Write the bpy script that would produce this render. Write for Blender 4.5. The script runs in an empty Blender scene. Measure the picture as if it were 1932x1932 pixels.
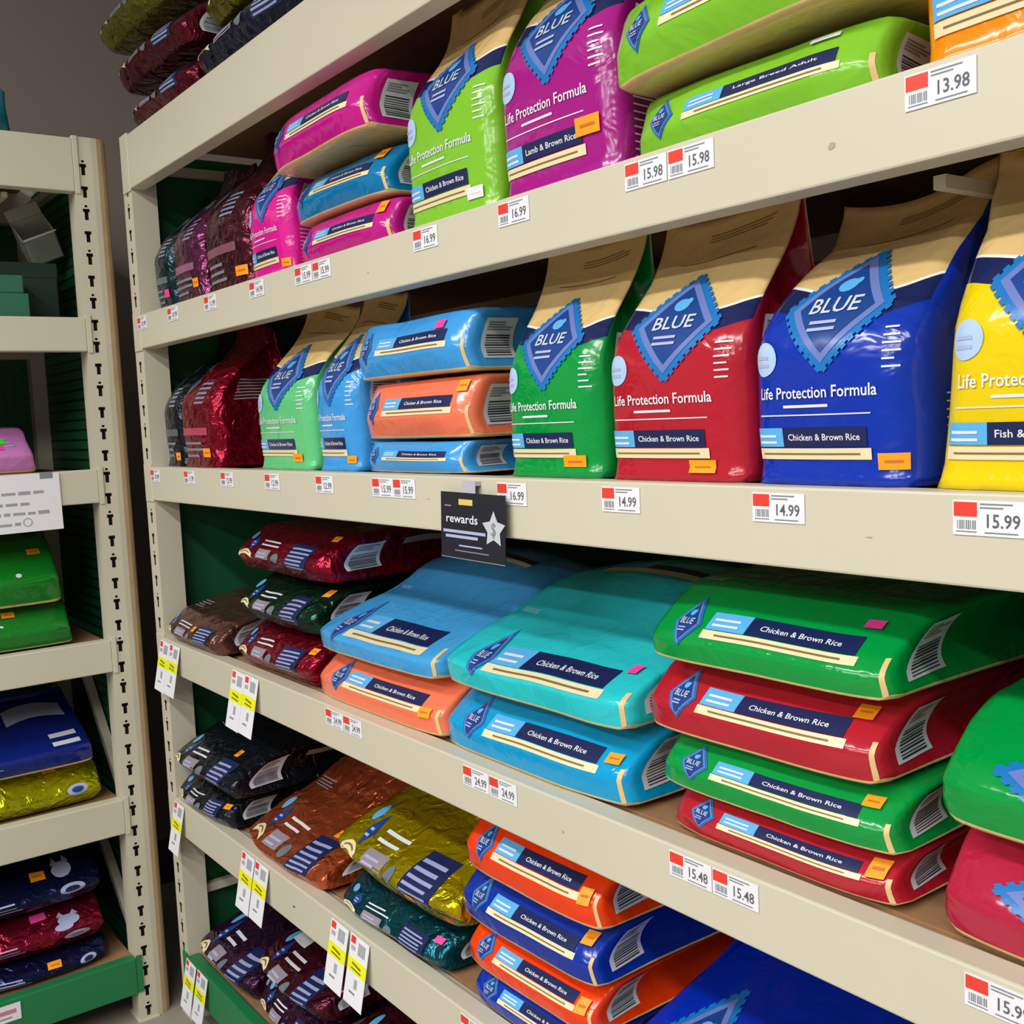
import bpy, math, random
import numpy as np
from mathutils import Matrix, Vector, Euler

# ------------------------------------------------------------------ camera, light, exposure
S = bpy.context.scene
COL = S.collection
cd = bpy.data.cameras.new('camera'); cam = bpy.data.objects.new('camera', cd); COL.objects.link(cam)
cd.sensor_fit = 'HORIZONTAL'; cd.sensor_width = 36.0; cd.lens = 36.0 * 2036.84 / 1932.0
cd.clip_start = 0.05; cd.clip_end = 60
R_, D_, F_ = ((0.59649292, 0.80135837, -0.04495509), (0.04393874, -0.08852984, -0.99510394), (-0.80141474, 0.59159719, -0.08801811))
m = Matrix(((R_[0], -D_[0], -F_[0], 2.54479), (R_[1], -D_[1], -F_[1], -0.82937), (R_[2], -D_[2], -F_[2], 1.44447), (0, 0, 0, 1)))
cam.matrix_world = m
S.camera = cam
S.view_settings.view_transform = 'Standard'; S.view_settings.look = 'None'
S.view_settings.gamma = 1.0; S.view_settings.use_curve_mapping = False
S.view_settings.exposure = 0.0

W = bpy.data.worlds.new('store_air'); S.world = W; W.use_nodes = True
bg = W.node_tree.nodes['Background']; bg.inputs[0].default_value = (1.0, 0.98, 0.955, 1); bg.inputs[1].default_value = 0.27

def lamp(name, loc, size, power, aim=None, color=(1, 0.975, 0.93)):
    l = bpy.data.lights.new(name, 'AREA'); l.shape = 'RECTANGLE'; l.size, l.size_y = size; l.energy = power; l.color = color
    o = bpy.data.objects.new(name, l); COL.objects.link(o); o.location = loc
    if aim: o.rotation_euler = (Vector(aim) - Vector(loc)).to_track_quat('-Z', 'Y').to_euler()
    return o
# ceiling fluorescent troffers over the aisle
for i, (x, y, p) in enumerate([(0.9, -1.75, 30), (2.3, -1.75, 30), (3.7, -1.75, 26), (0.9, -3.4, 44), (2.4, -3.4, 44), (3.9, -3.4, 40), (1.5, -5.4, 60), (3.2, -5.4, 60)]):
    lamp('ceiling_troffer_light', (x, y, 3.05), (1.2, 0.2), p, color=(1, 0.985, 0.955))

# ------------------------------------------------------------------ helpers
def lin(c):
    return tuple(((v / 255.0) / 12.92 if v / 255.0 <= 0.04045 else ((v / 255.0 + 0.055) / 1.055) ** 2.4) for v in c)

_M = {}
def mat(name, rgb, rough=0.5, metal=0.0, bump=0.0, bscale=30.0, spec=0.5, mottle=0.0, mscale=6.0, coat=0.0, bdist=0.003):
    if name in _M: return _M[name]
    M = bpy.data.materials.new(name); M.use_nodes = True; nt = M.node_tree; b = nt.nodes['Principled BSDF']
    c = lin(rgb)
    b.inputs['Base Color'].default_value = (*c, 1); b.inputs['Roughness'].default_value = rough
    b.inputs['Metallic'].default_value = metal; b.inputs['Specular IOR Level'].default_value = spec
    b.inputs['Coat Weight'].default_value = coat; b.inputs['Coat Roughness'].default_value = 0.12
    tc = nt.nodes.new('ShaderNodeTexCoord')
    if mottle:
        n = nt.nodes.new('ShaderNodeTexNoise'); n.inputs['Scale'].default_value = mscale; n.inputs['Detail'].default_value = 5
        nt.links.new(tc.outputs['Object'], n.inputs['Vector'])
        mx = nt.nodes.new('ShaderNodeMix'); mx.data_type = 'RGBA'
        mx.inputs['A'].default_value = (*[v * (1 - mottle) for v in c], 1); mx.inputs['B'].default_value = (*[min(1, v * (1 + mottle)) for v in c], 1)
        nt.links.new(n.outputs['Fac'], mx.inputs['Factor']); nt.links.new(mx.outputs['Result'], b.inputs['Base Color'])
    if bump:
        n = nt.nodes.new('ShaderNodeTexNoise'); n.inputs['Scale'].default_value = bscale; n.inputs['Detail'].default_value = 3
        n.inputs['Distortion'].default_value = 0.8
        nt.links.new(tc.outputs['Object'], n.inputs['Vector'])
        bp = nt.nodes.new('ShaderNodeBump'); bp.inputs['Strength'].default_value = bump; bp.inputs['Distance'].default_value = bdist
        nt.links.new(n.outputs['Fac'], bp.inputs['Height']); nt.links.new(bp.outputs['Normal'], b.inputs['Normal'])
    _M[name] = M
    return M

BEIGE = (222, 190, 128); NAVY = (24, 36, 84); SKYB = (92, 178, 236); CREAM = (236, 222, 178)

def film(rgb, kind):
    """printed bag skin: 'lie' = beige bottom panel, 'stand' = beige and navy top, 'foil' = metallised film"""
    key = '%s_film_%d_%d_%d' % ((kind,) + tuple(rgb))
    if key in _M: return _M[key]
    foil = kind.startswith('foil')
    M = mat(key, rgb, rough=0.17 if foil else 0.16, metal=0.72 if foil else 0.0, bump=1.0 if foil else 0.42,
            bscale=26 if foil else 17, bdist=0.014 if foil else 0.010, spec=0.5)
    if foil: return M
    nt = M.node_tree; b = nt.nodes['Principled BSDF']; N = nt.nodes.new; L = nt.links.new
    at = N('ShaderNodeAttribute'); at.attribute_name = 'bag_coord'
    sx = N('ShaderNodeSeparateXYZ'); L(at.outputs['Vector'], sx.inputs[0])
    def math_(op, a, c=None):
        n = N('ShaderNodeMath'); n.operation = op
        for i, v in enumerate((a, c)):
            if v is None: continue
            if isinstance(v, (int, float)): n.inputs[i].default_value = v
            else: L(v, n.inputs[i])
        return n.outputs[0]
    def mix(f, a, c):
        n = N('ShaderNodeMix'); n.data_type = 'RGBA'; L(f, n.inputs['Factor'])
        for k, v in (('A', a), ('B', c)):
            if isinstance(v, tuple): n.inputs[k].default_value = (*lin(v), 1)
            else: L(v, n.inputs[k])
        return n.outputs['Result']
    A, B, Cc = sx.outputs[0], sx.outputs[1], sx.outputs[2]
    base = tuple(rgb)
    if kind == 'lie':
        out = mix(math_('LESS_THAN', Cc, -0.93), base, BEIGE)
    else:
        w = math_('MULTIPLY', math_('SINE', math_('ADD', math_('MULTIPLY', A, 2.6), 1.0)), 0.055)
        t = math_('ADD', Cc, w)
        o1 = mix(math_('GREATER_THAN', t, 0.06), base, NAVY)
        o2 = mix(math_('GREATER_THAN', t, 0.21), o1, (240, 240, 235))
        o3 = mix(math_('GREATER_THAN', t, 0.228), o2, BEIGE)
        ab = math_('ABSOLUTE', B)
        out = mix(math_('GREATER_THAN', ab, 0.97), base, o3)
    L(out, b.inputs['Base Color'])
    return M

def link(o, parent=None):
    COL.objects.link(o)
    if parent is not None: o.parent = parent
    return o
def thing(name, label, cat, loc=(0, 0, 0), rotz=0.0, group=None):
    o = bpy.data.objects.new(name, None); COL.objects.link(o); o.empty_display_size = 0.05
    o.location = loc; o.rotation_euler = (0, 0, rotz); o['label'] = label; o['category'] = cat
    if group: o['group'] = group
    return o

class G:
    """mesh collector"""
    def __init__(s): s.v = []; s.f = []; s.mi = []; s.mats = []
    def mid(s, m):
        if m not in s.mats: s.mats.append(m)
        return s.mats.index(m)
    def add(s, vs, fs, m):
        n = len(s.v); k = s.mid(m)
        s.v += [tuple(map(float, p)) for p in vs]; s.f += [tuple(i + n for i in f) for f in fs]; s.mi += [k] * len(fs)
    def box(s, a, b, m, xf=None):
        (x0, y0, z0), (x1, y1, z1) = a, b
        vs = [(x0, y0, z0), (x1, y0, z0), (x1, y1, z0), (x0, y1, z0), (x0, y0, z1), (x1, y0, z1), (x1, y1, z1), (x0, y1, z1)]
        if xf is not None: vs = [xf @ Vector(v) for v in vs]
        s.add(vs, [(0, 3, 2, 1), (4, 5, 6, 7), (0, 1, 5, 4), (1, 2, 6, 5), (2, 3, 7, 6), (3, 0, 4, 7)], m)
    def prism_x(s, prof, x0, x1, m):
        """profile of (y,z) points, counter-clockwise seen from +x, swept along x"""
        n = len(prof)
        vs = [(x0, y, z) for y, z in prof] + [(x1, y, z) for y, z in prof]
        fs = [(i, i + n, (i + 1) % n + n, (i + 1) % n) for i in range(n)] + [tuple(range(n)), tuple(range(2 * n - 1, n - 1, -1))]
        s.add(vs, fs, m)
    def bar(s, p, q, w, t, m):
        p, q = Vector(p), Vector(q); d = q - p; ln = d.length
        xf = Matrix.Translation(p) @ d.to_track_quat('X', 'Z').to_matrix().to_4x4()
        s.box((0, -w / 2, -t / 2), (ln, w / 2, t / 2), m, xf)
    def build(s, name, parent=None, smooth=False):
        me = bpy.data.meshes.new(name); me.from_pydata(s.v, [], s.f)
        for x in s.mats: me.materials.append(x)
        me.polygons.foreach_set('material_index', s.mi)
        if smooth: me.polygons.foreach_set('use_smooth', [True] * len(me.polygons))
        me.update()
        return link(bpy.data.objects.new(name, me), parent)
def bevel(o, w=0.002, seg=2):
    b = o.modifiers.new('bevel', 'BEVEL'); b.width = w; b.segments = seg; b.limit_method = 'ANGLE'; return o
def structure(o): o['kind'] = 'structure'; return o

# text -> triangles, in unit cap-height coordinates, centred
_T = {}
def text_mesh(s):
    if s in _T: return _T[s]
    cu = bpy.data.curves.new('lettering_source', 'FONT'); cu.body = s; cu.resolution_u = 2; cu.offset = 0.012
    o = bpy.data.objects.new('lettering_source', cu); COL.objects.link(o)
    bpy.context.view_layer.update()
    me = bpy.data.meshes.new_from_object(o.evaluated_get(bpy.context.evaluated_depsgraph_get()))
    v = np.array([p.co[:2] for p in me.vertices]); f = [tuple(p.vertices) for p in me.polygons]
    bpy.data.objects.remove(o); bpy.data.curves.remove(cu); bpy.data.meshes.remove(me)
    mn, mx = v.min(0), v.max(0); v = (v - (mn + mx) / 2); w, h = mx - mn
    v[:, 0] /= w; v[:, 1] /= h
    _T[s] = (v, f, w / h)
    return _T[s]

# ------------------------------------------------------------------ common materials
m_beam = mat('cream_powder_coat', (206, 200, 179), 0.42, bump=0.05, bscale=220, mottle=0.03, mscale=5, bdist=0.001)
m_tan_edge = mat('tan_post_edge', (216, 186, 146), 0.6, mottle=0.2, mscale=20)
m_board = mat('brown_fibreboard', (150, 112, 76), 0.85, mottle=0.25, mscale=40)
m_green = mat('green_kick_paint', (30, 122, 72), 0.45, mottle=0.06)
m_dark = mat('painted_interior_shade', (70, 66, 58), 0.8)
m_white = mat('white_paper', (234, 234, 240), 0.55)
m_red = mat('red_print', (226, 62, 48), 0.5)
m_grey = mat('grey_print', (128, 134, 140), 0.6)
m_black = mat('black_print', (42, 44, 52), 0.6)
m_yellow = mat('yellow_highlight', (238, 240, 20), 0.5)
m_beigep = mat('beige_print', CREAM, 0.35)
m_navy = mat('navy_print', NAVY, 0.3)
m_sky = mat('sky_blue_print', SKYB, 0.3)
m_whitep = mat('pale_print', (226, 230, 238), 0.3)
m_lav = mat('lavender_print', (176, 182, 220), 0.35)
m_dia = mat('logo_edge_blue', (24, 116, 190), 0.28)
m_dia2 = mat('logo_rim_violet', (106, 124, 190), 0.3)
m_dia3 = mat('logo_centre_blue', (24, 66, 140), 0.28)
m_orange = mat('orange_sticker', (255, 160, 10), 0.5)
m_pink = mat('pink_sticker', (250, 70, 160), 0.5)
m_limes = mat('lime_sticker', (70, 240, 60), 0.5)
m_seal = mat('pale_blue_seal', (176, 206, 240), 0.35)
m_dkline = mat('olive_rule', (126, 104, 60), 0.5)
m_tan = mat('beige_seam_film', BEIGE, 0.4)

# green pegboard: holes drawn as dots, the dark inside them painted into the colour
def pegboard():
    M = mat('green_pegboard', (14, 92, 52), 0.6)
    nt = M.node_tree; b = nt.nodes['Principled BSDF']; N = nt.nodes.new; L = nt.links.new
    tc = N('ShaderNodeTexCoord'); mp = N('ShaderNodeVectorMath'); mp.operation = 'SCALE'; mp.inputs['Scale'].default_value = 39.4
    L(tc.outputs['Object'], mp.inputs[0]); fr = N('ShaderNodeVectorMath'); fr.operation = 'FRACTION'; L(mp.outputs[0], fr.inputs[0])
    sx = N('ShaderNodeSeparateXYZ'); L(fr.outputs[0], sx.inputs[0])
    cx = N('ShaderNodeCombineXYZ'); L(sx.outputs[0], cx.inputs[0]); L(sx.outputs[2], cx.inputs[1])
    ds = N('ShaderNodeVectorMath'); ds.operation = 'DISTANCE'; ds.inputs[1].default_value = (0.5, 0.5, 0); L(cx.outputs[0], ds.inputs[0])
    lt = N('ShaderNodeMath'); lt.operation = 'LESS_THAN'; lt.inputs[1].default_value = 0.12; L(ds.outputs['Value'], lt.inputs[0])
    mx = N('ShaderNodeMix'); mx.data_type = 'RGBA'; mx.inputs['A'].default_value = (*lin((14, 92, 52)), 1); mx.inputs['B'].default_value = (*lin((4, 22, 14)), 1)
    L(lt.outputs[0], mx.inputs['Factor']); L(mx.outputs['Result'], b.inputs['Base Color'])
    return M
m_peg = pegboard()

# ------------------------------------------------------------------ room
m_wall = mat('taupe_wall_paint', (142, 129, 121), 0.8, mottle=0.03)
m_floor = mat('grey_concrete_floor', (150, 142, 130), 0.6, mottle=0.18, mscale=9)
m_base = mat('dark_brown_vinyl', (52, 40, 32), 0.6)
g = G(); g.box((-6, -7, -0.1), (8, 1.2, 0.0), m_floor); structure(g.build('floor'))
g = G(); g.box((-0.86, 0.72, 0), (8, 0.82, 3.2), m_wall); structure(g.build('wall_back'))
g = G(); g.box((-0.96, -7, 0), (-0.86, 0.82, 3.2), m_wall); structure(g.build('wall_left'))
g = G(); g.box((-0.85, 0.708, 0), (8, 0.719, 0.14), m_base); structure(bevel(g.build('baseboard_back')))
g = G(); g.box((-0.859, -7, 0), (-0.848, 0.706, 0.14), m_base); structure(bevel(g.build('baseboard_left')))

# ------------------------------------------------------------------ shelving units
BEAMS = [(2.004, 2.125), (1.640, 1.718), (1.286, 1.365), (0.880, 0.957), (0.481, 0.566)]
DEPTH = 0.61
def slotted_plate(g, x0, x1, y, h, m, yb):
    """front plate with T-shaped key slots punched through"""
    xc = (x0 + x1) / 2; pitch = 0.0508; hw = 0.0085; sw = 0.0042
    def q(a, b, c, d):
        if b - a < 1e-6 or d - c < 1e-6: return
        g.add([(a, y, c), (b, y, c), (b, y, d), (a, y, d)], [(0, 1, 2, 3)], m)
    q(x0, xc - hw, 0, h); q(xc + hw, x1, 0, h)
    n = int(h / pitch); z = 0.0
    for i in range(n):
        c = z + pitch / 2
        q(xc - hw, xc + hw, z, c - 0.014)
        q(xc - hw, xc - sw, c - 0.014, c + 0.004); q(xc + sw, xc + hw, c - 0.014, c + 0.004)
        q(xc - hw, xc - 0.0075, c + 0.004, c + 0.0115); q(xc + 0.0075, xc + hw, c + 0.004, c + 0.0115)
        if i % 2 == 0:
            e = c + 0.0175
            q(xc - hw, xc + hw, c + 0.0115, e - 0.0025); q(xc - hw, xc - 0.003, e - 0.0025, e + 0.0025)
            q(xc + 0.003, xc + hw, e - 0.0025, e + 0.0025); q(xc - hw, xc + hw, e + 0.0025, z + pitch)
        else:
            q(xc - hw, xc + hw, c + 0.0115, z + pitch)
        z += pitch
    q(xc - hw, xc + hw, z, h)
    # behind the slots: dark sheet, the hollow's shade put into its colour
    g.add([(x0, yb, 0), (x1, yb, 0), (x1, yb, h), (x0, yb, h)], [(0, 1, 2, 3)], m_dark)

def unit(name, label, loc, rotz, xa, xb, end_x, tan_end):
    """local x runs along the beams, local -y faces the aisle"""
    u = thing(name, label, 'shelving', loc, rotz)
    H = 2.13
    ends = [(xa, -1), (xb, 1)]
    pw = 0.059
    for x, sgn in ends:
        x0, x1 = (x - pw, x) if sgn < 0 else (x, x + 0.043)
        g = G()
        slotted_plate(g, x0, x1, 0.004, H, m_beam, 0.03)
        d = 0.062
        g.add([(x0, 0.004, 0), (x0, d, 0), (x0, d, H), (x0, 0.004, H)], [(0, 3, 2, 1)], m_beam)
        g.add([(x1, 0.004, 0), (x1, d, 0), (x1, d, H), (x1, 0.004, H)], [(0, 1, 2, 3)], m_beam)
        g.add([(x0, d, 0), (x1, d, 0), (x1, d, H), (x0, d, H)], [(0, 3, 2, 1)], m_beam)
        g.add([(x0, 0.004, H), (x1, 0.004, H), (x1, d, H), (x0, d, H)], [(0, 1, 2, 3)], m_beam)
        if tan_end and sgn > 0:      # rounded outer corner of the post, tan beyond its first facet
            n = 5
            for k in range(n):
                a0, a1 = math.pi / 2 * k / n, math.pi / 2 * (k + 1) / n; r = 0.042
                p = [(x1 + r * math.sin(a), 0.004 + r * (1 - math.cos(a))) for a in (a0, a1)]
                g.add([(*p[0], 0), (*p[1], 0), (*p[1], H), (*p[0], H)], [(0, 1, 2, 3)], m_beam if k < 1 else m_tan_edge)
            g.add([(x1 + 0.042, 0.046, 0), (x1 + 0.042, d, 0), (x1 + 0.042, d, H), (x1 + 0.042, 0.046, H)], [(0, 1, 2, 3)], m_tan_edge)
            g.add([(x1, 0.004, H), (x1 + 0.03, 0.016, H), (x1 + 0.042, 0.046, H), (x1 + 0.042, d, H), (x1, d, H)], [(0, 1, 2, 3, 4)], m_beam)
        g.build('post', u)
        g = G(); g.box((x0, DEPTH - 0.05, 0), (x1, DEPTH, H), m_beam); g.build('post', u)
        xm = (x0 + x1) / 2
        g = G(); g.box((x0 + 0.004, 0.064, 0.10), (x0 + 0.009, DEPTH - 0.052, 2.10), m_peg) if sgn < 0 else g.box((x1 - 0.006, 0.064, 0.10), (x1 - 0.001, DEPTH - 0.052, 2.10), m_peg)
        g.build('end_panel', u)
        g = G()
        for ya, za, yb, zb in (((0.062, 0.31, DEPTH - 0.05, 0.31), (0.062, 1.32, DEPTH - 0.05, 1.32), (0.062, 0.92, DEPTH - 0.05, 0.92), (0.062, 2.06, DEPTH - 0.05, 2.06)) if sgn < 0 else
                               ((0.062, 0.545, 0.40, 0.885), (0.062, 0.19, 0.42, 0.47), (0.062, 2.06, DEPTH - 0.05, 2.06))):
            g = G(); g.bar((xm, ya, za), (xm, yb, zb), 0.020, 0.020, m_beam); g.build('end_brace', u)
        g = G(); g.box((x0 - 0.004, 0.0, 0), (x1 + 0.004, 0.075, 0.004), m_beam); g.build('foot_plate', u)
    for i, (z0, z1) in enumerate(BEAMS):
        g = G()
        g.prism_x([(0, z0), (0.036, z0), (0.036, z0 + 0.006), (0.030, z0 + 0.010), (0.030, z1 - 0.016), (0.052, z1 - 0.016), (0.052, z1 - 0.010), (0.034, z1 - 0.006), (0.034, z1), (0, z1)][::-1], xa, xb, m_beam)
        b = bevel(g.build('beam', u), 0.0025, 2)
        for x, sgn in ends:     # welded connector plate wrapping the post
            g = G(); a, c = (x - 0.050, x) if sgn < 0 else (x, x + 0.012)
            g.box((a, 0.0, z0 - 0.004), (c, 0.004, z1 + 0.006), m_beam); bevel(g.build('connector_plate', b), 0.001, 1)
        g = G(); g.box((xa + 0.001, 0.053, z1 - 0.022), (xb - 0.001, DEPTH - 0.055, z1 - 0.006), m_board); g.build('shelf_board', u)
        g = G(); g.box((xa, DEPTH - 0.053, z0 + 0.02), (xb, DEPTH - 0.013, z1 - 0.004), m_beam); g.build('rear_beam', u)
    g = G(); g.box((xa, 0, 0.075), (xb, 0.03, 0.166), m_green); b = bevel(g.build('kick_beam', u), 0.003)
    for x, sgn in ends:
        g = G(); a, c = (x - 0.03, x) if sgn < 0 else (x, x + 0.014)
        g.box((a, 0.0, 0.078), (c, 0.004, 0.17), m_green); g.build('connector_plate', b)
    g = G(); g.box((xa + 0.001, 0.033, 0.150), (xb - 0.001, DEPTH - 0.055, 0.163), m_board); g.build('shelf_board', u)
    g = G(); g.box((xa, DEPTH - 0.010, 0.10), (xb, DEPTH - 0.002, 2.10), m_peg); g.build('back_panel', u)
    xs, zs = end_x
    g = G(); g.box((xs - 0.006, 0.060, zs - 0.012), (xs + 0.006, DEPTH - 0.06, zs), m_beam); g.build('shelf_support', u)
    return u
unit('shelving_unit', 'long cream steel shelving unit on the right with green kick beam', (0, 0, 0), 0, 0.0, 2.42, (1.995, 1.639), False)
LX, LY = -0.074, -0.100     # left unit: front plane x, right end of its beams y
unit('shelving_unit', 'cream steel shelving unit cut off by the left edge, with a slotted corner post', (LX, LY, 0), math.pi / 2, -1.22, 0.0, (-0.14, 2.003), True)

# ------------------------------------------------------------------ bags
def sst(a, b, x):
    t = np.clip((x - a) / (b - a), 0, 1); return t * t * (3 - 2 * t)
def waves(P, seed, freq, n=6):
    r = np.random.RandomState(seed); out = np.zeros(P.shape)
    for k in range(n):
        d = r.randn(3); d /= np.linalg.norm(d); f = freq * (0.6 + 1.1 * k / n)
        ph = r.rand(3) * 6.28; s = P @ d * f
        for j in range(3): out[:, j] += np.sin(s + ph[j]) / (1 + 0.35 * k)
    return out / 2.6
def round_rect(a, c, hw, hh, r):
    """maps square coords to a rounded rectangle (half sizes hw, hh)"""
    r = np.minimum(r, np.minimum(hw, hh) * 0.98); x, y = a * hw, c * hh
    ix, iy = np.clip(x, -(hw - r), hw - r), np.clip(y, -(hh - r), hh - r)
    qx, qy = (x - ix) / r, (y - iy) / r
    return ix + qx * np.sqrt(1 - qy * qy / 2) * r, iy + qy * np.sqrt(1 - qx * qx / 2) * r

class Bag:
    def __init__(s, kind, W, T, H, L, seed=0, **k):
        s.kind, s.W, s.T, s.H, s.L, s.seed = kind, W, T, H, L, seed
        s.p = dict(lean=0.62, belly=0.012, gus=0.022, up=0.020, dn=0.012, crease=-0.25, bulge=0.009, swell=0.06, taper=0.55,
                   sag=0.0, tilt=0.0, amp=0.0022, freq=26.0, waist=0.0, rad=0.12, flop=0.0, skew=0.0, neck=0.04, twist=0.0, dome=0.0)
        s.p.update(k)
    def __call__(s, P):
        p = s.p; a, b, c = P[:, 0], P[:, 1], P[:, 2]
        if s.kind == 'stand':
            t = (c + 1) / 2; th = s.T * (1 - 0.95 * sst(0.40, 1.0, t))
            hw = s.W / 2 * (1 - p['neck'] * t + 0.02 * np.sin(np.pi * np.minimum(t * 1.6, 1)) - p['waist'] * np.sin(np.pi * np.clip(t / 0.85, 0, 1)))
            x, y = round_rect(a, b, hw, th / 2, np.minimum(0.03, 0.38 * th))
            side = np.abs(a) ** 8
            x = x - np.sign(a) * p['gus'] * side * (1 - b * b) * (0.4 + 1.2 * sst(0.3, 0.9, t))
            y = y + th / 2 + (s.T - th) * p['lean']
            front = np.clip(-b, 0, 1)
            y = y - p['belly'] * front * np.sin(np.pi * np.clip(t / 0.75, 0, 1)) * (1 - 0.7 * a * a) + 0.25 * p['belly'] * front * a * a
            y = y - 0.008 * front * (1 - sst(0, 0.05, t))
            y = y + p['flop'] * sst(0.7, 1, t) ** 2 * s.H
            z = s.H * t * (1 - 0.10 * abs(p['flop']) * sst(0.7, 1, t)) + 0.010 * s.H / 0.3 * (np.sin(a * 2.2 + s.seed) - 1) * sst(0.6, 1, t)
            x = x + p['skew'] * t * s.H
        else:
            q = (b + 1) / 2
            Ts = s.T * (1 + p['swell'] * sst(0, 0.45, q)) * (1 - p['taper'] * sst(0.7, 1.0, q))
            e = np.clip(1 - q / 0.045, 0, 1) ** 2
            hw = s.W / 2 * (1 - 0.018 * e) * (1 - 0.10 * sst(0.75, 1, q)); hh = Ts / 2 * (1 - 0.04 * e)
            x, z = round_rect(a, c, hw, hh, np.minimum(p['rad'] * Ts, 0.045))
            side = np.abs(a) ** 8
            x = x - np.sign(a) * p['gus'] * side * (1 - c * c) * (0.35 + sst(0, 0.3, q) * 0.65)
            z = z + Ts / 2
            z = z + (p['dome'] * sst(0, 0.6, q)) * (1 - a * a) * (c + 1) / 2
            dc = c - p['crease']
            yo = p['up'] * np.clip(dc, 0, 2) ** 1.35 + p['dn'] * np.clip(-dc, 0, 2) ** 1.2
            yo = yo * s.T / 0.1
            yo = yo - p['bulge'] * (1 - a * a) * (1 - c * c) + 0.014 * np.abs(a) ** 5
            y = s.L * q + yo * (1 - q) ** 2
            z = z + p['sag'] * (a * a - 0.5) * s.W + p['tilt'] * a * s.W / 2
            x = x + p['skew'] * q * s.L
        X = np.stack([x, y, z], 1)
        n = waves(X, s.seed, p['freq']) * p['amp']
        n += waves(X, s.seed + 77, p['freq'] * 2.7) * p['amp'] * 0.35
        if s.kind == 'stand':
            n[:, 2] *= (c + 1) / 2
            n *= (0.5 + 1.5 * sst(0.3, 0.8, (c + 1) / 2))[:, None]
        else:
            n[:, 2] *= (1 + c) / 2 * (1 - sst(0.6, 1, c) * 0.35)
        return X + n

def bag_body(bag, material, parent, n=(26, 14, 18)):
    nx, ny, nz = n; idx = {}; pts = []; faces = []
    ax = [np.linspace(-1, 1, k + 1) for k in n]
    # crowd samples toward the rounded edges
    ax = [np.sign(v) * (1 - (1 - np.abs(v)) ** 1.25) for v in ax]
    def vid(i, j, k):
        key = (i, j, k)
        if key not in idx: idx[key] = len(pts); pts.append((ax[0][i], ax[1][j], ax[2][k]))
        return idx[key]
    for i in range(nx):
        for k in range(nz):
            faces.append((vid(i, 0, k), vid(i + 1, 0, k), vid(i + 1, 0, k + 1), vid(i, 0, k + 1)))
            faces.append((vid(i, ny, k), vid(i, ny, k + 1), vid(i + 1, ny, k + 1), vid(i + 1, ny, k)))
        for j in range(ny):
            faces.append((vid(i, j, 0), vid(i, j + 1, 0), vid(i + 1, j + 1, 0), vid(i + 1, j, 0)))
            faces.append((vid(i, j, nz), vid(i + 1, j, nz), vid(i + 1, j + 1, nz), vid(i, j + 1, nz)))
    for j in range(ny):
        for k in range(nz):
            faces.append((vid(0, j, k), vid(0, j, k + 1), vid(0, j + 1, k + 1), vid(0, j + 1, k)))
            faces.append((vid(nx, j, k), vid(nx, j + 1, k), vid(nx, j + 1, k + 1), vid(nx, j, k + 1)))
    P = np.array(pts); V = bag(P)
    me = bpy.data.meshes.new('body'); me.from_pydata(V.tolist(), [], faces); me.materials.append(material)
    me.polygons.foreach_set('use_smooth', [True] * len(faces))
    at = me.attributes.new('bag_coord', 'FLOAT_VECTOR', 'POINT'); at.data.foreach_set('vector', P.ravel())
    me.update()
    return link(bpy.data.objects.new('body', me), parent)

def film_band(rgb):
    return mat('name_band_%d_%d_%d' % tuple(rgb), tuple(min(255, int(v * 0.8 + 62)) for v in rgb), 0.3)

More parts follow.
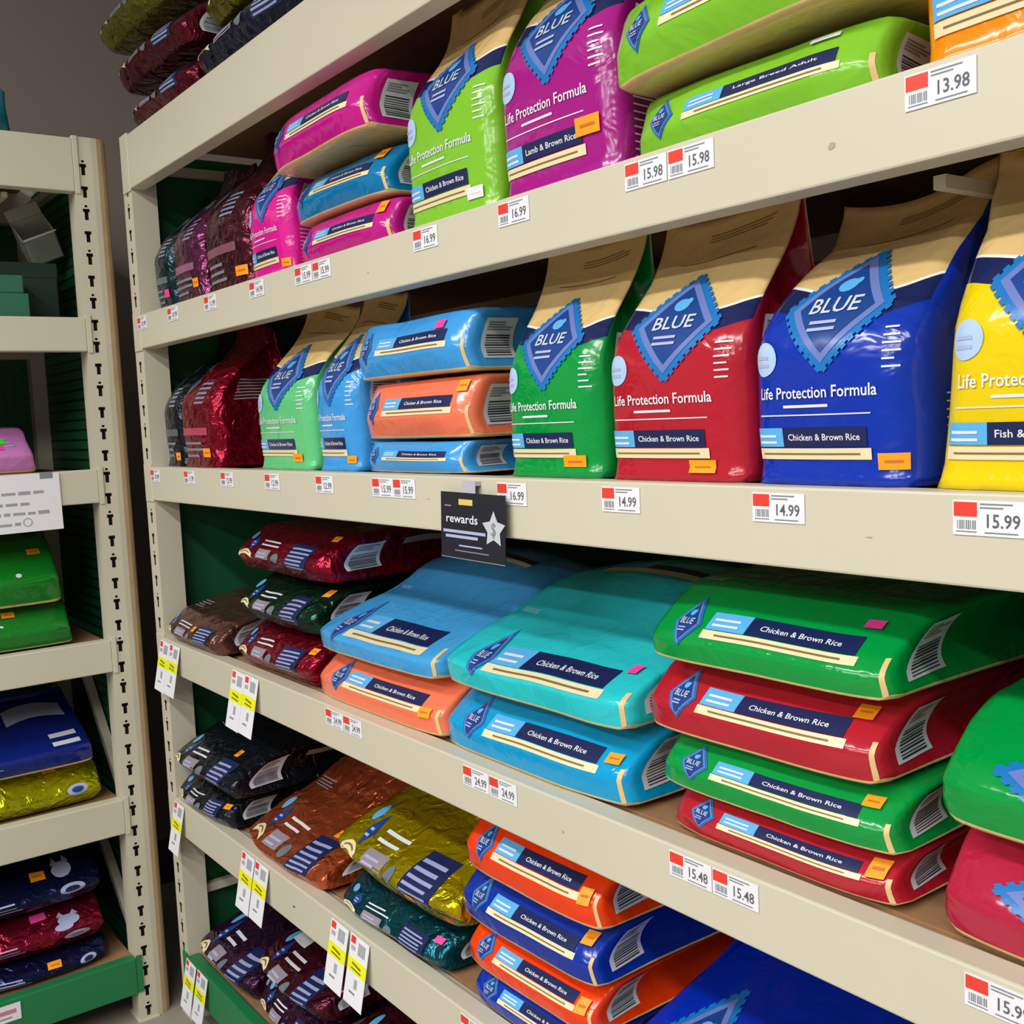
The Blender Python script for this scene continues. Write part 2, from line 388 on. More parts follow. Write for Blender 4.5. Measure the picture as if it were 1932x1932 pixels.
class Print(G):
    """flat print laid on one side of a bag"""
    def __init__(s, bag, side): super().__init__(); s.bag = bag; s.side = side
    def cube(s, u, v):
        o = np.ones_like(u)
        return np.stack({'front': (u, -o, v), 'right': (o, u, v), 'top': (u, v, o)}[s.side], 1)
    def put(s, u, v, faces, m, layer):
        u = np.clip(np.asarray(u, float), -1, 1); v = np.clip(np.asarray(v, float), -1, 1)
        e = 0.004; P = s.bag(s.cube(u, v))
        du = s.bag(s.cube(np.minimum(u + e, 1), v)) - s.bag(s.cube(np.maximum(u - e, -1), v))
        dv = s.bag(s.cube(u, np.minimum(v + e, 1))) - s.bag(s.cube(u, np.maximum(v - e, -1)))
        n = np.cross(du, dv); n /= (np.linalg.norm(n, axis=1)[:, None] + 1e-12)
        s.add(P + n * (0.0009 + 0.0005 * layer), faces, m)
    def grid(s, fn, nu, nv, m, layer):
        uu, vv = np.meshgrid(np.linspace(0, 1, nu + 1), np.linspace(0, 1, nv + 1))
        u, v = fn(uu.ravel(), vv.ravel()); w = nu + 1
        s.put(u, v, [(j * w + i, j * w + i + 1, (j + 1) * w + i + 1, (j + 1) * w + i) for j in range(nv) for i in range(nu)], m, layer)
    def rect(s, u0, v0, u1, v1, m, layer=0, nu=None, nv=None, bend=0.0):
        nu = nu or max(2, int(abs(u1 - u0) * 14)); nv = nv or max(1, int(abs(v1 - v0) * 8))
        s.grid(lambda a, b: (u0 + (u1 - u0) * a, v0 + (v1 - v0) * b + bend * np.sin(np.pi * a)), nu, nv, m, layer)
    def diamond(s, cu, cv, hu, hv, m, layer=0, n=8, top=1.0):
        def fn(a, b):
            x, y = (a - b), (a + b - 1)
            return cu + hu * x, cv + hv * np.where(y > 0, y * top, y)
        s.grid(fn, n, n, m, layer)
    def tri(s, cu, cv, hu, hv, m, layer=0):
        s.grid(lambda a, b: (cu + hu * (2 * a - 1) * (1 - b), cv + hv * (2 * b - 1)), 6, 6, m, layer)
    def disc(s, cu, cv, ru, rv, m, layer=0, n=20):
        k = np.arange(n) * 2 * math.pi / n
        u = np.concatenate([[cu], cu + ru * .5 * np.cos(k), cu + ru * np.cos(k)]); v = np.concatenate([[cv], cv + rv * .5 * np.sin(k), cv + rv * np.sin(k)])
        f = [(0, 1 + i, 1 + (i + 1) % n) for i in range(n)] + [(1 + i, 1 + n + i, 1 + n + (i + 1) % n, 1 + (i + 1) % n) for i in range(n)]
        s.put(u, v, f, m, layer)
    def text(s, t, cu, cv, wu, hv, m, layer=1, slope=0.0):
        v, f, _ = text_mesh(t)
        s.put(cu + v[:, 0] * wu, cv + v[:, 1] * hv + slope * v[:, 0], f, m, layer)
    def lines(s, u0, u1, v0, v1, n, m, layer=1, fill=0.5, ragged=0.25, seed=0, slope=0.0):
        r = random.Random(seed); d = (v1 - v0) / n
        for i in range(n):
            e = u1 - (u1 - u0) * ragged * r.random(); z = v1 - d * (i + 1)
            s.grid(lambda a, b: (u0 + (e - u0) * a, z + d * fill * b + slope * a), max(2, int((u1 - u0) * 9)), 1, m, layer)
    def done(s, name, parent): return s.build(name, parent, smooth=True)

def logo(p, cu, cv, hu, hv, big=False, lay=0):
    p.diamond(cu, cv, hu, hv, m_dia, lay, 10 if big else 7)
    if big:   # saw-toothed edge of the large logo
        for k in range(9):
            f = (k + 0.5) / 9
            for sx, sy in ((-1, 1), (1, 1), (-1, -1), (1, -1)):
                p.diamond(cu + sx * hu * f, cv + sy * hv * (1 - f), hu * 0.07, hv * 0.07, m_dia, lay, 1)
    p.diamond(cu, cv, hu * 0.86, hv * 0.86, m_dia2, lay + 1, 10 if big else 6)
    p.diamond(cu, cv, hu * 0.70, hv * 0.70, m_dia3, lay + 2, 10 if big else 6)
    p.disc(cu, cv + hv * 0.34, hu * 0.17, hv * 0.11, m_sky, lay + 3, 12)
    p.disc(cu + hu * 0.13, cv + hv * 0.40, hu * 0.07, hv * 0.06, m_sky, lay + 3, 10)
    p.text('BLUE', cu, cv + hv * 0.03, hu * 0.92, hv * 0.23, mat('silver_lettering', (204, 212, 226), 0.3), lay + 4)
    p.lines(cu - hu * 0.34, cu + hu * 0.34, cv - hv * 0.36, cv - hv * 0.14, 2, m_lav, lay + 4, 0.45, 0.3)
def barcode(p, u0, v0, u1, v1, seed=0, horizontal=True):
    p.rect(u0, v0, u1, v1, m_whitep, 0)
    r = random.Random(seed); n = 9; d = (v1 - v0) * 0.55 / n; z = v0 + (v1 - v0) * 0.06
    for i in range(n): p.rect(u0 + (u1 - u0) * 0.12, z + d * i, u1 - (u1 - u0) * 0.12, z + d * i + d * r.choice((0.35, 0.55)), m_black, 1, 2, 1)
    p.lines(u0 + (u1 - u0) * 0.1, u1 - (u1 - u0) * 0.1, v0 + (v1 - v0) * 0.70, v0 + (v1 - v0) * 0.94, 4, m_grey, 1, 0.45, 0.5, seed)

STICK = {'o': m_orange, 'p': m_pink, 'w': m_white, 'y': m_yellow}
def make_bag(label, kind, rgb, loc, dims, style, sticker=None, cat='bag', name='pet_food_bag', seed=None, rotz=0.0, grp=None, n=None, words=None, logo_u=None, **kw):
    """dims = width, thickness or height, depth.  loc = front middle of the base"""
    make_bag.k += 1; seed = make_bag.k * 13 if seed is None else seed
    W_, A_, D_ = dims
    t = thing(name, label, cat, loc, rotz, grp)
    foil = kind.startswith('foil')
    if kind == 'lie' and loc[2] < 1.3 and not rotz: kw = dict(dict(dn=0.008, up=0.055, crease=-0.24, bulge=0.002), **kw)
    if foil: kw = dict(dict(amp=0.0050, freq=36.0, gus=0.022, rad=0.28, up=0.05, dn=0.03), **kw)
    if kind.endswith('stand'): bag = Bag('stand', W_, D_, A_, D_, seed, **kw)
    else: bag = Bag('lie', W_, A_, A_, D_, seed, **kw)
    bag_body(bag, film(rgb, 'foil' if foil else kind), t, n or ((30, 16, 22) if foil else (28, 14, 20)))
    st = style
    if st == 'lie':
        lu = (-0.67 if loc[2] > 1.3 else -0.62) if logo_u is None else logo_u
        p = Print(bag, 'front'); logo(p, lu, 0.10, 0.135, 0.62); p.done('logo_diamond', t)
        p = Print(bag, 'front'); p.rect(-0.43, 0.02, -0.10, 0.40, m_sky); p.rect(-0.10, 0.02, 0.74, 0.40, m_navy)
        p.text(words or 'Chicken & Brown Rice', 0.31, 0.2, 0.62, 0.11, m_whitep); p.lines(-0.39, -0.15, 0.10, 0.34, 2, m_whitep, 1, 0.4, 0.1)
        p.done('flavour_banner', t)
        p = Print(bag, 'front'); p.rect(-0.44, -0.20, 0.77, 0.0, m_beigep); p.rect(-0.32, -0.12, 0.66, -0.08, m_dkline, 1); p.done('life_stage_strip', t)
        p = Print(bag, 'front'); p.rect(0.945, -0.92, 0.985, 0.02, m_tan); p.done('seam_strip', t)
        p = Print(bag, 'right'); barcode(p, -0.86, -0.62, -0.50, 0.66, seed); p.done('barcode_panel', t)
        if kw.get('dome'):
            p = Print(bag, 'top'); p.rect(-0.45, -0.16, 0.62, -0.06, m_beigep); p.rect(-0.05, -0.05, 0.60, 0.06, m_navy); p.rect(-0.45, -0.05, -0.06, 0.06, m_sky); p.done('upper_banner', t)
        p = Print(bag, 'top'); p.lines(-0.85, -0.62, -0.94, -0.82, 3, m_whitep, 0, 0.25, 0.2); p.done('fine_print', t)
    elif st == 'biglogo':
        p = Print(bag, 'front'); logo(p, *((-0.14, 0.12, 0.54, 0.70) if logo_u is None else (logo_u, -0.05, 0.22, 0.45)), True, 1); p.done('logo_diamond', t)
        p = Print(bag, 'top'); p.lines(-0.62, -0.2, -0.93, -0.84, 3, m_lav, 0, 0.25, 0.2, seed); p.done('fine_print', t)
        if kw.get('dome'): p = Print(bag, 'top'); p.rect(-0.35, -0.55, 0.7, -0.47, m_beigep); p.rect(-0.25, -0.52, 0.6, -0.50, m_dkline, 1); p.done('upper_strip', t)
    elif st == 'stand':
        p = Print(bag, 'front'); logo(p, 0.03, 0.09, 0.60, 0.39, True, 1); p.done('logo_diamond', t)
        p = Print(bag, 'front'); p.disc(-0.72, -0.20, 0.19, 0.11, m_seal); p.lines(-0.84, -0.6, -0.25, -0.15, 2, m_lav, 1, 0.4, 0.2); p.done('round_seal', t)
        p = Print(bag, 'front'); p.text('Life Protection Formula', -0.08, -0.42, 1.40, 0.075, m_whitep, 1); p.rect(-0.82, -0.565, 0.55, -0.557, m_whitep, 0)
        p.lines(-0.45, 0.2, -0.515, -0.48, 1, m_whitep, 0, 0.5, 0.2); p.lines(0.66, 0.9, -0.3, -0.02, 6, m_whitep, 0, 0.25, 0.4, seed); p.done('formula_lettering', t)
        p = Print(bag, 'front'); p.rect(-0.9, -0.76, -0.48, -0.64, m_sky, 1); p.rect(-0.48, -0.76, 0.5, -0.64, m_navy, 1)
        p.text(words or 'Chicken & Brown Rice', 0.01, -0.70, 0.84, 0.042, m_whitep, 2); p.lines(-0.85, -0.54, -0.74, -0.66, 2, m_whitep, 2, 0.4, 0.1); p.done('flavour_banner', t)
        p = Print(bag, 'front'); p.rect(-0.9, -0.84, 0.54, -0.77, m_beigep, 1); p.rect(-0.8, -0.81, 0.42, -0.80, m_dkline, 2); p.done('life_stage_strip', t)
        p = Print(bag, 'front'); p.lines(-0.15, 0.75, 0.80, 0.88, 3, m_dkline, 0, 0.3, 0.3, seed); p.rect(-0.5, 0.62, 0.6, 0.628, m_dkline, 0); p.done('fine_print', t)
        p = Print(bag, 'right'); barcode(p, -0.6, -0.32, 0.3, 0.12, seed); p.lines(-0.7, 0.6, -0.9, -0.42, 10, m_whitep, 0, 0.22, 0.4, seed); p.done('barcode_panel', t)
    elif st == 'foil':
        p = Print(bag, 'front'); p.disc(-0.76, 0.56, 0.06, 0.15, m_sky); p.diamond(-0.60, 0.30, 0.08, 0.30, m_dia3); p.lines(-0.64, -0.56, 0.18, 0.40, 2, m_lav, 1, 0.4); p.done('logo_triangle', t)
        p = Print(bag, 'front'); p.grid(lambda a, b: (-0.84 + 0.32 * a, -0.34 + 0.20 * b + 0.16 * np.sin(np.pi * a)), 8, 2, m_beigep, 0)
        p.grid(lambda a, b: (-0.78 + 0.20 * a, -0.25 + 0.04 * b + 0.16 * np.sin(np.pi * (0.19 + 0.62 * a))), 6, 1, m_dkline, 1); p.done('curved_label', t)
        p = Print(bag, 'front'); p.lines(-0.42, 0.06, 0.24, 0.54, 2, m_whitep, 0, 0.35, 0.3, seed); p.rect(-0.40, -0.3, -0.04, 0.10, mat('pale_photo_print', (150, 140, 150), 0.35), 0)
        p.lines(-0.36, -0.08, -0.24, 0.04, 2, m_lav, 1, 0.4, 0.3, seed); p.disc(0.10, -0.18, 0.07, 0.2, mat('bowl_print', (110, 120, 130), 0.35), 0); p.done('recipe_print', t)
        p = Print(bag, 'front'); p.rect(0.30, -0.50, 0.72, 0.48, m_navy, 0, bend=0.0); p.lines(0.33, 0.69, -0.44, 0.42, 6, mat('soft_lavender_print', (156, 164, 204), 0.35), 1, 0.42, 0.15, seed); p.done('text_panel', t)
        p = Print(bag, 'right'); barcode(p, -0.82, -0.55, -0.42, 0.6, seed); p.done('barcode_panel', t)
        p = Print(bag, 'right'); p.rect(-0.15, 0.25, 0.42, 0.52, mat('grey_cream_seal', (150, 146, 128), 0.4), 0); p.done('seal_strip', t)
        p = Print(bag, 'top'); p.lines(-0.8, -0.42, -0.85, -0.62, 4, m_lav, 0, 0.25, 0.3, seed); p.done('fine_print', t)
    elif st == 'foilstand':
        p = Print(bag, 'front'); p.rect(-0.88, -0.56, 0.6, -0.46, film_band(rgb), 0); p.lines(-0.7, 0.5, -0.86, -0.6, 3, m_grey, 1, 0.4, 0.4, seed); p.done('name_band', t)
        p = Print(bag, 'front'); p.lines(0.05, 0.58, -0.14, 0.16, 5, mat('slate_lettering', (132, 138, 168), 0.35), 0, 0.45, 0.2, seed); p.done('text_panel', t)
        p = Print(bag, 'front'); p.grid(lambda a, b: (-0.75 + 0.5 * a, 0.30 + 0.12 * b + 0.12 * np.sin(np.pi * a)), 8, 1, mat('silver_print', (150, 156, 160), 0.3, 0.6), 0)
        p.diamond(-0.5, 0.16, 0.26, 0.16, mat('slate_print', (70, 84, 96), 0.3), 0); p.done('animal_picture', t)
        p = Print(bag, 'right'); p.lines(-0.6, 0.4, -0.1, 0.2, 7, m_grey, 0, 0.4, 0.3, seed); p.done('fine_print', t)
    for i, stk in enumerate(sticker or []):
        k, u, v, du, dv = stk
        p = Print(bag, 'front'); p.rect(u - du / 2, v - dv / 2, u + du / 2, v + dv / 2, STICK[k], 4, 4, 2)
        p.rect(u - du * 0.3, v - dv * 0.08, u + du * 0.3, v + dv * 0.08, mat('sticker_ink', (200, 110, 20), 0.6) if k == 'o' else STICK[k], 5, 2, 1)
        p.done('price_sticker', t)
    return t, bag
make_bag.k = 0

# helper: bag given by its left and right x at the shelf front
def rbag(label, kind, rgb, x0, x1, y, z0, z1, depth, style, sticker=None, **k):
    return make_bag(label, kind, rgb, ((x0 + x1) / 2, y, z0), (x1 - x0, z1 - z0, depth), style, sticker, **k)
S1, S2, S3, S4, S5, S6 = 2.1255, 1.7185, 1.3655, 0.9575, 0.5665, 0.1665
LIME = (128, 196, 48); MAG = (196, 20, 138); PURP = (164, 22, 132); TEALB = (0, 122, 180); ORNG = (238, 140, 8)
GREEN = (0, 148, 62); RED = (178, 28, 46); ROYAL = (8, 50, 170); YEL = (232, 204, 8); MINT = (98, 200, 128); SKY = (62, 156, 228)
SALM = (244, 122, 88); TURQ = (40, 196, 204); CYAN = (0, 154, 212); ORED = (240, 62, 10); CRIM = (176, 30, 62)
FCR = (150, 14, 44); FBK = (36, 42, 52); FNAVY = (34, 38, 66); FMAR = (96, 18, 36); FPUR = (66, 30, 66); FCOP = (196, 92, 52); FGOLD = (196, 176, 10)
FGRN = (24, 66, 46); FTEAL = (14, 82, 98); FOLV = (122, 124, 24); FBRN = (118, 78, 66); FMAU = (110, 46, 84); FWINE = (92, 30, 48); FSLT = (40, 62, 70)

# ---- top of the unit
rbag('maroon foil bag lying directly on the top beam at the upper left', 'foil_lie', FMAR, 0.01, 0.40, 0.0, S1, 2.208, 0.40, 'foil', swell=0.0)
rbag('maroon foil bag on top of another maroon one at the upper left', 'foil_lie', FMAR, -0.04, 0.40, -0.01, 2.224, 2.312, 0.40, 'foil', swell=0.0)
rbag('olive gold foil bag at the very top left corner of the right unit', 'foil_lie', FOLV, -0.10, 0.36, -0.02, 2.33, 2.43, 0.40, 'foil')
rbag('navy foil bag with an orange patch lying on the top beam', 'foil_lie', FNAVY, 0.42, 0.90, 0.0, S1, 2.228, 0.40, 'foil', [('o', -0.82, 0.1, 0.08, 0.9)], swell=0.0)
rbag('olive gold foil bag lying on the navy foil bag up top', 'foil_lie', FOLV, 0.40, 0.88, 0.03, 2.245, 2.34, 0.36, 'foil')

# ---- second shelf
rbag('small slate foil bag with a pale blue label beside the corner post, second shelf', 'foil_stand', FSLT, 0.003, 0.128, 0.045, S2, 2.00, 0.14, 'foilstand', [('p', 0.45, -0.72, 0.36, 0.12)], lean=0.9)
rbag('mauve foil bag standing between the slate and the wine-brown foil bags', 'foil_stand', FMAU, 0.135, 0.315, 0.04, S2, 2.03, 0.15, 'foilstand', [('o', 0.62, -0.74, 0.26, 0.12)], lean=0.9)
rbag('wine-brown foil bag with an orange sticker left of the small magenta bag', 'foil_stand', FWINE, 0.325, 0.552, 0.04, S2, 2.06, 0.17, 'foilstand', [('o', 0.72, -0.80, 0.36, 0.11)], lean=0.9)
rbag('small magenta bag standing upright left of the three stacked bags', 'stand', (224, 30, 150), 0.562, 0.748, 0.035, S2, 2.01, 0.12, 'stand', [('o', 0.80, -0.86, 0.28, 0.11)], lean=0.9)
rbag('magenta bag at the bottom of the three-bag stack on the second shelf', 'lie', MAG, 0.762, 1.092, 0.03, S2, 1.791, 0.34, 'lie', [('o', 0.83, 0.62, 0.11, 0.5)], swell=0.02)
rbag('teal blue bag in the middle of the stack with magenta bags', 'lie', TEALB, 0.757, 1.085, 0.03, 1.797, 1.876, 0.34, 'lie', [('o', 0.80, 0.66, 0.13, 0.4)], swell=0.0, amp=0.003, up=0.035)
rbag('magenta bag on top of the teal blue bag in the stack', 'lie', MAG, 0.748, 1.095, -0.005, 1.886, 1.975, 0.38, 'lie', swell=0.08, tilt=0.02)
rbag('lime green bag standing upright beside the purple standing bag', 'stand', LIME, 1.152, 1.380, 0.03, S2, 2.065, 0.15, 'stand', [('w', 0.62, -0.84, 0.30, 0.09)])
rbag('purple bag standing upright between the lime bags', 'stand', PURP, 1.387, 1.618, 0.03, S2, 2.07, 0.17, 'stand', [('o', 0.60, -0.66, 0.34, 0.12)], words='Lamb & Brown Rice')
rbag('lower lime green bag lying flat on the second shelf', 'lie', LIME, 1.626, 1.955, 0.03, S2, 1.792, 0.40, 'lie', [('w', 0.62, 0.78, 0.2, 0.12)], swell=0.02, words='Large Breed Adult')
rbag('upper lime green bag lying on the other lime bag', 'lie', LIME, 1.626, 1.958, 0.0, 1.803, 1.892, 0.42, 'lie', swell=0.05, tilt=0.03)
rbag('orange bag standing at the right end of the second shelf', 'stand', ORNG, 1.992, 2.28, 0.03, S2, 2.05, 0.17, 'stand')

# ---- third shelf
rbag('navy black foil bag beside the corner post on the third shelf', 'foil_stand', FBK, 0.002, 0.135, 0.04, S3, 1.680, 0.16, 'foilstand', [('o', 0.45, -0.86, 0.34, 0.12)], lean=0.9)
rbag('crimson foil bag standing upright on the third shelf', 'foil_stand', FCR, 0.145, 0.35, 0.03, S3, 1.680, 0.21, 'foilstand', [('o', 0.52, -0.80, 0.34, 0.12)], lean=0.7)
rbag('mint green bag standing beside the crimson foil bag', 'stand', MINT, 0.560, 0.795, 0.03, S3, 1.680, 0.15, 'stand', [('o', 0.55, -0.86, 0.28, 0.10)], lean=0.8)
rbag('sky blue bag standing behind the left end of the blue and salmon stack', 'stand', SKY, 0.802, 0.958, 0.035, S3, 1.680, 0.14, 'stand', [('o', 0.70, -0.88, 0.32, 0.09)], lean=0.8)
rbag('sky blue bag flattened at the bottom of the stack, third shelf', 'lie', SKY, 0.975, 1.268, 0.025, S3, 1.413, 0.34, 'lie', swell=0.02, gus=0.03)
rbag('salmon orange bag in the middle of the stack on the third shelf', 'lie', SALM, 0.966, 1.282, 0.03, 1.417, 1.507, 0.36, 'lie', [('o', 0.84, 0.66, 0.13, 0.36)], swell=0.02, gus=0.025)
rbag('sky blue bag on top of the salmon bag in the stack', 'lie', SKY, 0.960, 1.287, 0.025, 1.512, 1.600, 0.38, 'lie', [('p', 0.62, 0.56, 0.13, 0.28)], swell=0.06, dome=0.012)
rbag('green bag standing upright left of the red standing bag', 'stand', GREEN, 1.373, 1.570, 0.03, S3, 1.680, 0.14, 'stand', [('o', 0.52, -0.87, 0.40, 0.10)])
rbag('red bag standing upright between the green and royal blue bags', 'stand', RED, 1.575, 1.795, 0.03, S3, 1.680, 0.17, 'stand', [('o', 0.45, -0.90, 0.34, 0.10)])
rbag('royal blue bag standing upright with a creased logo', 'stand', ROYAL, 1.798, 1.988, 0.03, S3, 1.674, 0.32, 'stand', [('o', 0.78, -0.85, 0.34, 0.10)], neck=0.02, lean=0.5, gus=0.004, amp=0.0040)
rbag('yellow bag standing at the right edge of the third shelf', 'stand', YEL, 1.996, 2.22, 0.03, S3, 1.680, 0.18, 'stand', neck=0.06, waist=0.13, words='Fish & Sweet Potato')

# ---- fourth shelf
rbag('copper brown foil bag lying nearest the corner post, fourth shelf', 'foil_lie', FBRN, 0.003, 0.335, 0.0, S4, 1.030, 0.40, 'foil', [('o', 0.22, 0.25, 0.10, 0.24)], swell=0.35)
rbag('crimson foil bag at the bottom of the foil stack on the fourth shelf', 'foil_lie', FCR, 0.385, 0.740, 0.02, S4, 1.042, 0.36, 'foil', [('o', 0.86, 0.48, 0.11, 0.24)], swell=0.03)
rbag('dark green foil bag between two crimson foil bags', 'foil_lie', FGRN, 0.380, 0.735, 0.03, 1.052, 1.138, 0.38, 'foil', [('o', 0.86, 0.66, 0.10, 0.24)], swell=0.0, up=0.07)
rbag('crimson foil bag on top of the dark green foil bag', 'foil_lie', FCR, 0.335, 0.765, 0.05, 1.150, 1.240, 0.40, 'foil', [('o', 0.86, 0.78, 0.10, 0.2)], swell=0.04)
rbag('salmon bag lying under the sky blue bag on the fourth shelf', 'lie', SALM, 0.752, 1.176, 0.02, S4, 1.038, 0.40, 'lie', [('o', 0.82, -0.16, 0.14, 0.32)], swell=0.0, up=0.06, logo_u=-0.56)
rbag('sky blue bag with a wrinkled top lying over the salmon bag', 'lie', (66, 160, 222), 0.768, 1.165, 0.02, 1.045, 1.135, 0.46, 'lie', swell=0.42, up=0.12, crease=-0.35, gus=0.008, rad=0.2, dome=0.03, amp=0.0050, freq=22.0, taper=0.3, logo_u=-0.58)
rbag('cyan blue bag lying flat under the turquoise bag', 'lie', CYAN, 1.180, 1.590, 0.02, S4, 1.048, 0.42, 'lie', [('o', 0.86, 0.20, 0.12, 0.24)], swell=0.0, up=0.06, amp=0.003)
rbag('turquoise bag with a wrinkled top lying over the cyan bag', 'lie', TURQ, 1.186, 1.598, 0.02, 1.056, 1.145, 0.46, 'lie', [('p', 0.83, 0.44, 0.08, 0.16)], swell=0.42, up=0.11, crease=-0.25, gus=0.012, rad=0.2, dome=0.03, amp=0.0050, freq=22.0, taper=0.3, logo_u=-0.56)
rbag('red bag flattened at the very bottom of the green and red stack', 'lie', RED, 1.643, 1.955, 0.035, S4, 1.006, 0.40, 'lie', [('o', 0.86, 0.26, 0.13, 0.6)], swell=0.02)
rbag('green bag second from the bottom of the green and red stack', 'lie', GREEN, 1.636, 1.958, 0.03, 1.010, 1.068, 0.42, 'lie', [('o', 0.80, 0.50, 0.13, 0.30)], swell=0.02, amp=0.003)
rbag('red bag third from the bottom of the green and red stack', 'lie', RED, 1.612, 1.942, 0.03, 1.073, 1.154, 0.42, 'lie', [('o', 0.80, 0.52, 0.13, 0.26)], swell=0.0, up=0.06, rad=0.2)
rbag('green bag topmost of the green and red stack', 'lie', GREEN, 1.625, 1.958, 0.025, 1.160, 1.240, 0.44, 'lie', [('p', 0.74, 0.62, 0.12, 0.16)], swell=0.06, up=0.06, crease=-0.4, rad=0.2)
rbag('crimson bag lying at the right edge of the fourth shelf under a green bag', 'lie', CRIM, 1.994, 2.34, 0.03, S4, 1.055, 0.42, 'biglogo', swell=0.0, up=0.05, rad=0.2)
rbag('green bag lying on the crimson bag at the right edge', 'lie', GREEN, 1.994, 2.34, 0.03, 1.062, 1.165, 0.44, 'biglogo', swell=0.12, up=0.06, rad=0.2)

# ---- fifth shelf
rbag('black foil bag at the bottom of the pair beside the post, fifth shelf', 'foil_lie', FBK, 0.003, 0.320, 0.0, S5, 0.634, 0.38, 'foil', [('o', 0.86, 0.34, 0.14, 0.26)], swell=0.0)
rbag('black foil bag on top of the other black foil bag', 'foil_lie', FBK, 0.003, 0.366, -0.005, 0.645, 0.735, 0.42, 'foil', [('o', 0.50, 0.68, 0.10, 0.20)], swell=0.12, up=0.08)
rbag('copper orange foil bag lying beside the black pair', 'foil_lie', FCOP, 0.376, 0.745, 0.01, S5, 0.655, 0.48, 'foil', [('o', 0.55, 0.60, 0.09, 0.16)], swell=0.6, up=0.10, crease=-0.5, dome=0.03)
rbag('dark teal foil bag lying under the gold foil bag', 'foil_lie', FTEAL, 0.795, 1.150, 0.02, S5, 0.624, 0.38, 'foil', [('p', 0.84, 0.55, 0.11, 0.26)], swell=0.0)
rbag('gold foil bag lying over the dark teal foil bag', 'foil_lie', FGOLD, 0.785, 1.185, 0.02, 0.645, 0.755, 0.44, 'foil', [('o', 0.46, -0.42, 0.12, 0.2)], swell=0.30, up=0.10)
rbag('royal blue bag at the bottom of the orange-red and blue stack', 'lie', ROYAL, 1.205, 1.500, 0.03, S5, 0.616, 0.38, 'lie', swell=0.02)
rbag('lower orange-red bag under the blue bag on the fifth shelf', 'lie', ORED, 1.195, 1.500, 0.03, 0.620, 0.686, 0.38, 'lie', [('o', 0.85, 0.05, 0.13, 0.5)], swell=0.02)
rbag('royal blue bag between the two orange-red bags', 'lie', (10, 48, 160), 1.182, 1.508, 0.03, 0.690, 0.766, 0.40, 'lie', [('o', 0.83, 0.45, 0.13, 0.36)], swell=0.02)
rbag('orange-red bag on top of the blue and orange-red stack', 'lie', ORED, 1.200, 1.518, 0.03, 0.771, 0.858, 0.38, 'lie', [('o', 0.84, -0.05, 0.13, 0.40)], swell=0.02)
rbag('big royal blue bag lying flat at the bottom of the photo', 'lie', (8, 44, 176), 1.530, 2.02, 0.03, S5, 0.72, 0.52, 'biglogo', swell=0.35, logo_u=-0.66, up=0.16, crease=-0.4, gus=0.01, dome=0.03, taper=0.25)

# ---- bottom deck
rbag('dark purple foil bag on the bottom deck beside the post', 'foil_lie', FPUR, 0.003, 0.330, 0.02, S6, 0.265, 0.42, 'foil', swell=0.35, up=0.14)
rbag('dark purple foil bag under the maroon bag on the bottom deck', 'foil_lie', FPUR, 0.340, 0.640, 0.03, S6, 0.244, 0.40, 'foil', swell=0.0)
rbag('maroon foil bag with a white patch lying over a purple bag, bottom deck', 'foil_lie', FWINE, 0.350, 0.660, 0.03, 0.256, 0.345, 0.40, 'foil', [('w', -0.5, 0.72, 0.4, 0.34)], swell=0.25, up=0.12)
rbag('maroon foil bag with a yellow dot sticker on the bottom deck', 'foil_lie', FWINE, 0.670, 1.02, 0.04, S6, 0.285, 0.42, 'foil', [('y', -0.25, 0.75, 0.10, 0.18)], swell=0.15, up=0.10)

# ---- left unit, local frame turned a quarter
def lbag(label, kind, rgb, yl, yr, xf, z0, z1, depth, style, sticker=None, **k):
    return make_bag(label, kind, rgb, (xf, (yl + yr) / 2, z0), (yr - yl, z1 - z0, depth), style, sticker, rotz=math.pi / 2, **k)
def front_print(bag, parent, name, fn):
    p = Print(bag, 'front'); fn(p); p.done(name, parent)
XF = LX - 0.035
t, b = lbag('teal bag with a black and orange print on top of the left unit', 'lie', (10, 96, 116), -0.62, -0.212, XF, S1, 2.24, 0.30, None, swell=0.05)
front_print(b, t, 'flavour_banner', lambda p: (p.rect(-0.9, 0.0, 0.80, 0.36, m_black), p.rect(-0.9, 0.36, 0.78, 0.62, m_orange, 0, bend=0.1), p.rect(-0.9, -0.12, 0.86, -0.06, m_tan)))
t, b = lbag('lilac bag with a lime and pink sticker on the left unit', 'lie', (206, 128, 196), -0.66, -0.216, XF, S3, 1.470, 0.36, None, swell=0.04, up=0.09)
front_print(b, t, 'price_sticker', lambda p: (p.rect(-0.2, 0.30, 0.74, 0.58, m_limes, 1), p.rect(-0.2, 0.05, 0.70, 0.28, m_pink, 1), p.rect(0.1, 0.62, 0.72, 0.72, m_pink, 1)))
front_print(b, t, 'fine_print', lambda p: p.lines(0.5, 0.85, 0.2, 0.7, 3, m_lav, 0, 0.3, 0.2))
t, b = lbag('green bag at the bottom of the pair on the left unit', 'lie', (20, 120, 36), -0.64, -0.168, XF, S4, 1.050, 0.42, None, [('o', 0.42, 0.72, 0.12, 0.24)], swell=0.03, up=0.05)
front_print(b, t, 'animal_outline', lambda p: (p.rect(-0.3, 0.22, 0.35, 0.30, m_whitep, 0, bend=0.2), p.rect(-0.3, 0.02, 0.30, 0.08, m_whitep, 0, bend=-0.1)))
t, b = lbag('green bag with white lettering on top of the other green bag, left unit', 'lie', (16, 124, 34), -0.64, -0.184, XF, 1.056, 1.205, 0.42, None, [('o', 0.80, 0.62, 0.14, 0.16)], swell=0.05, up=0.06)
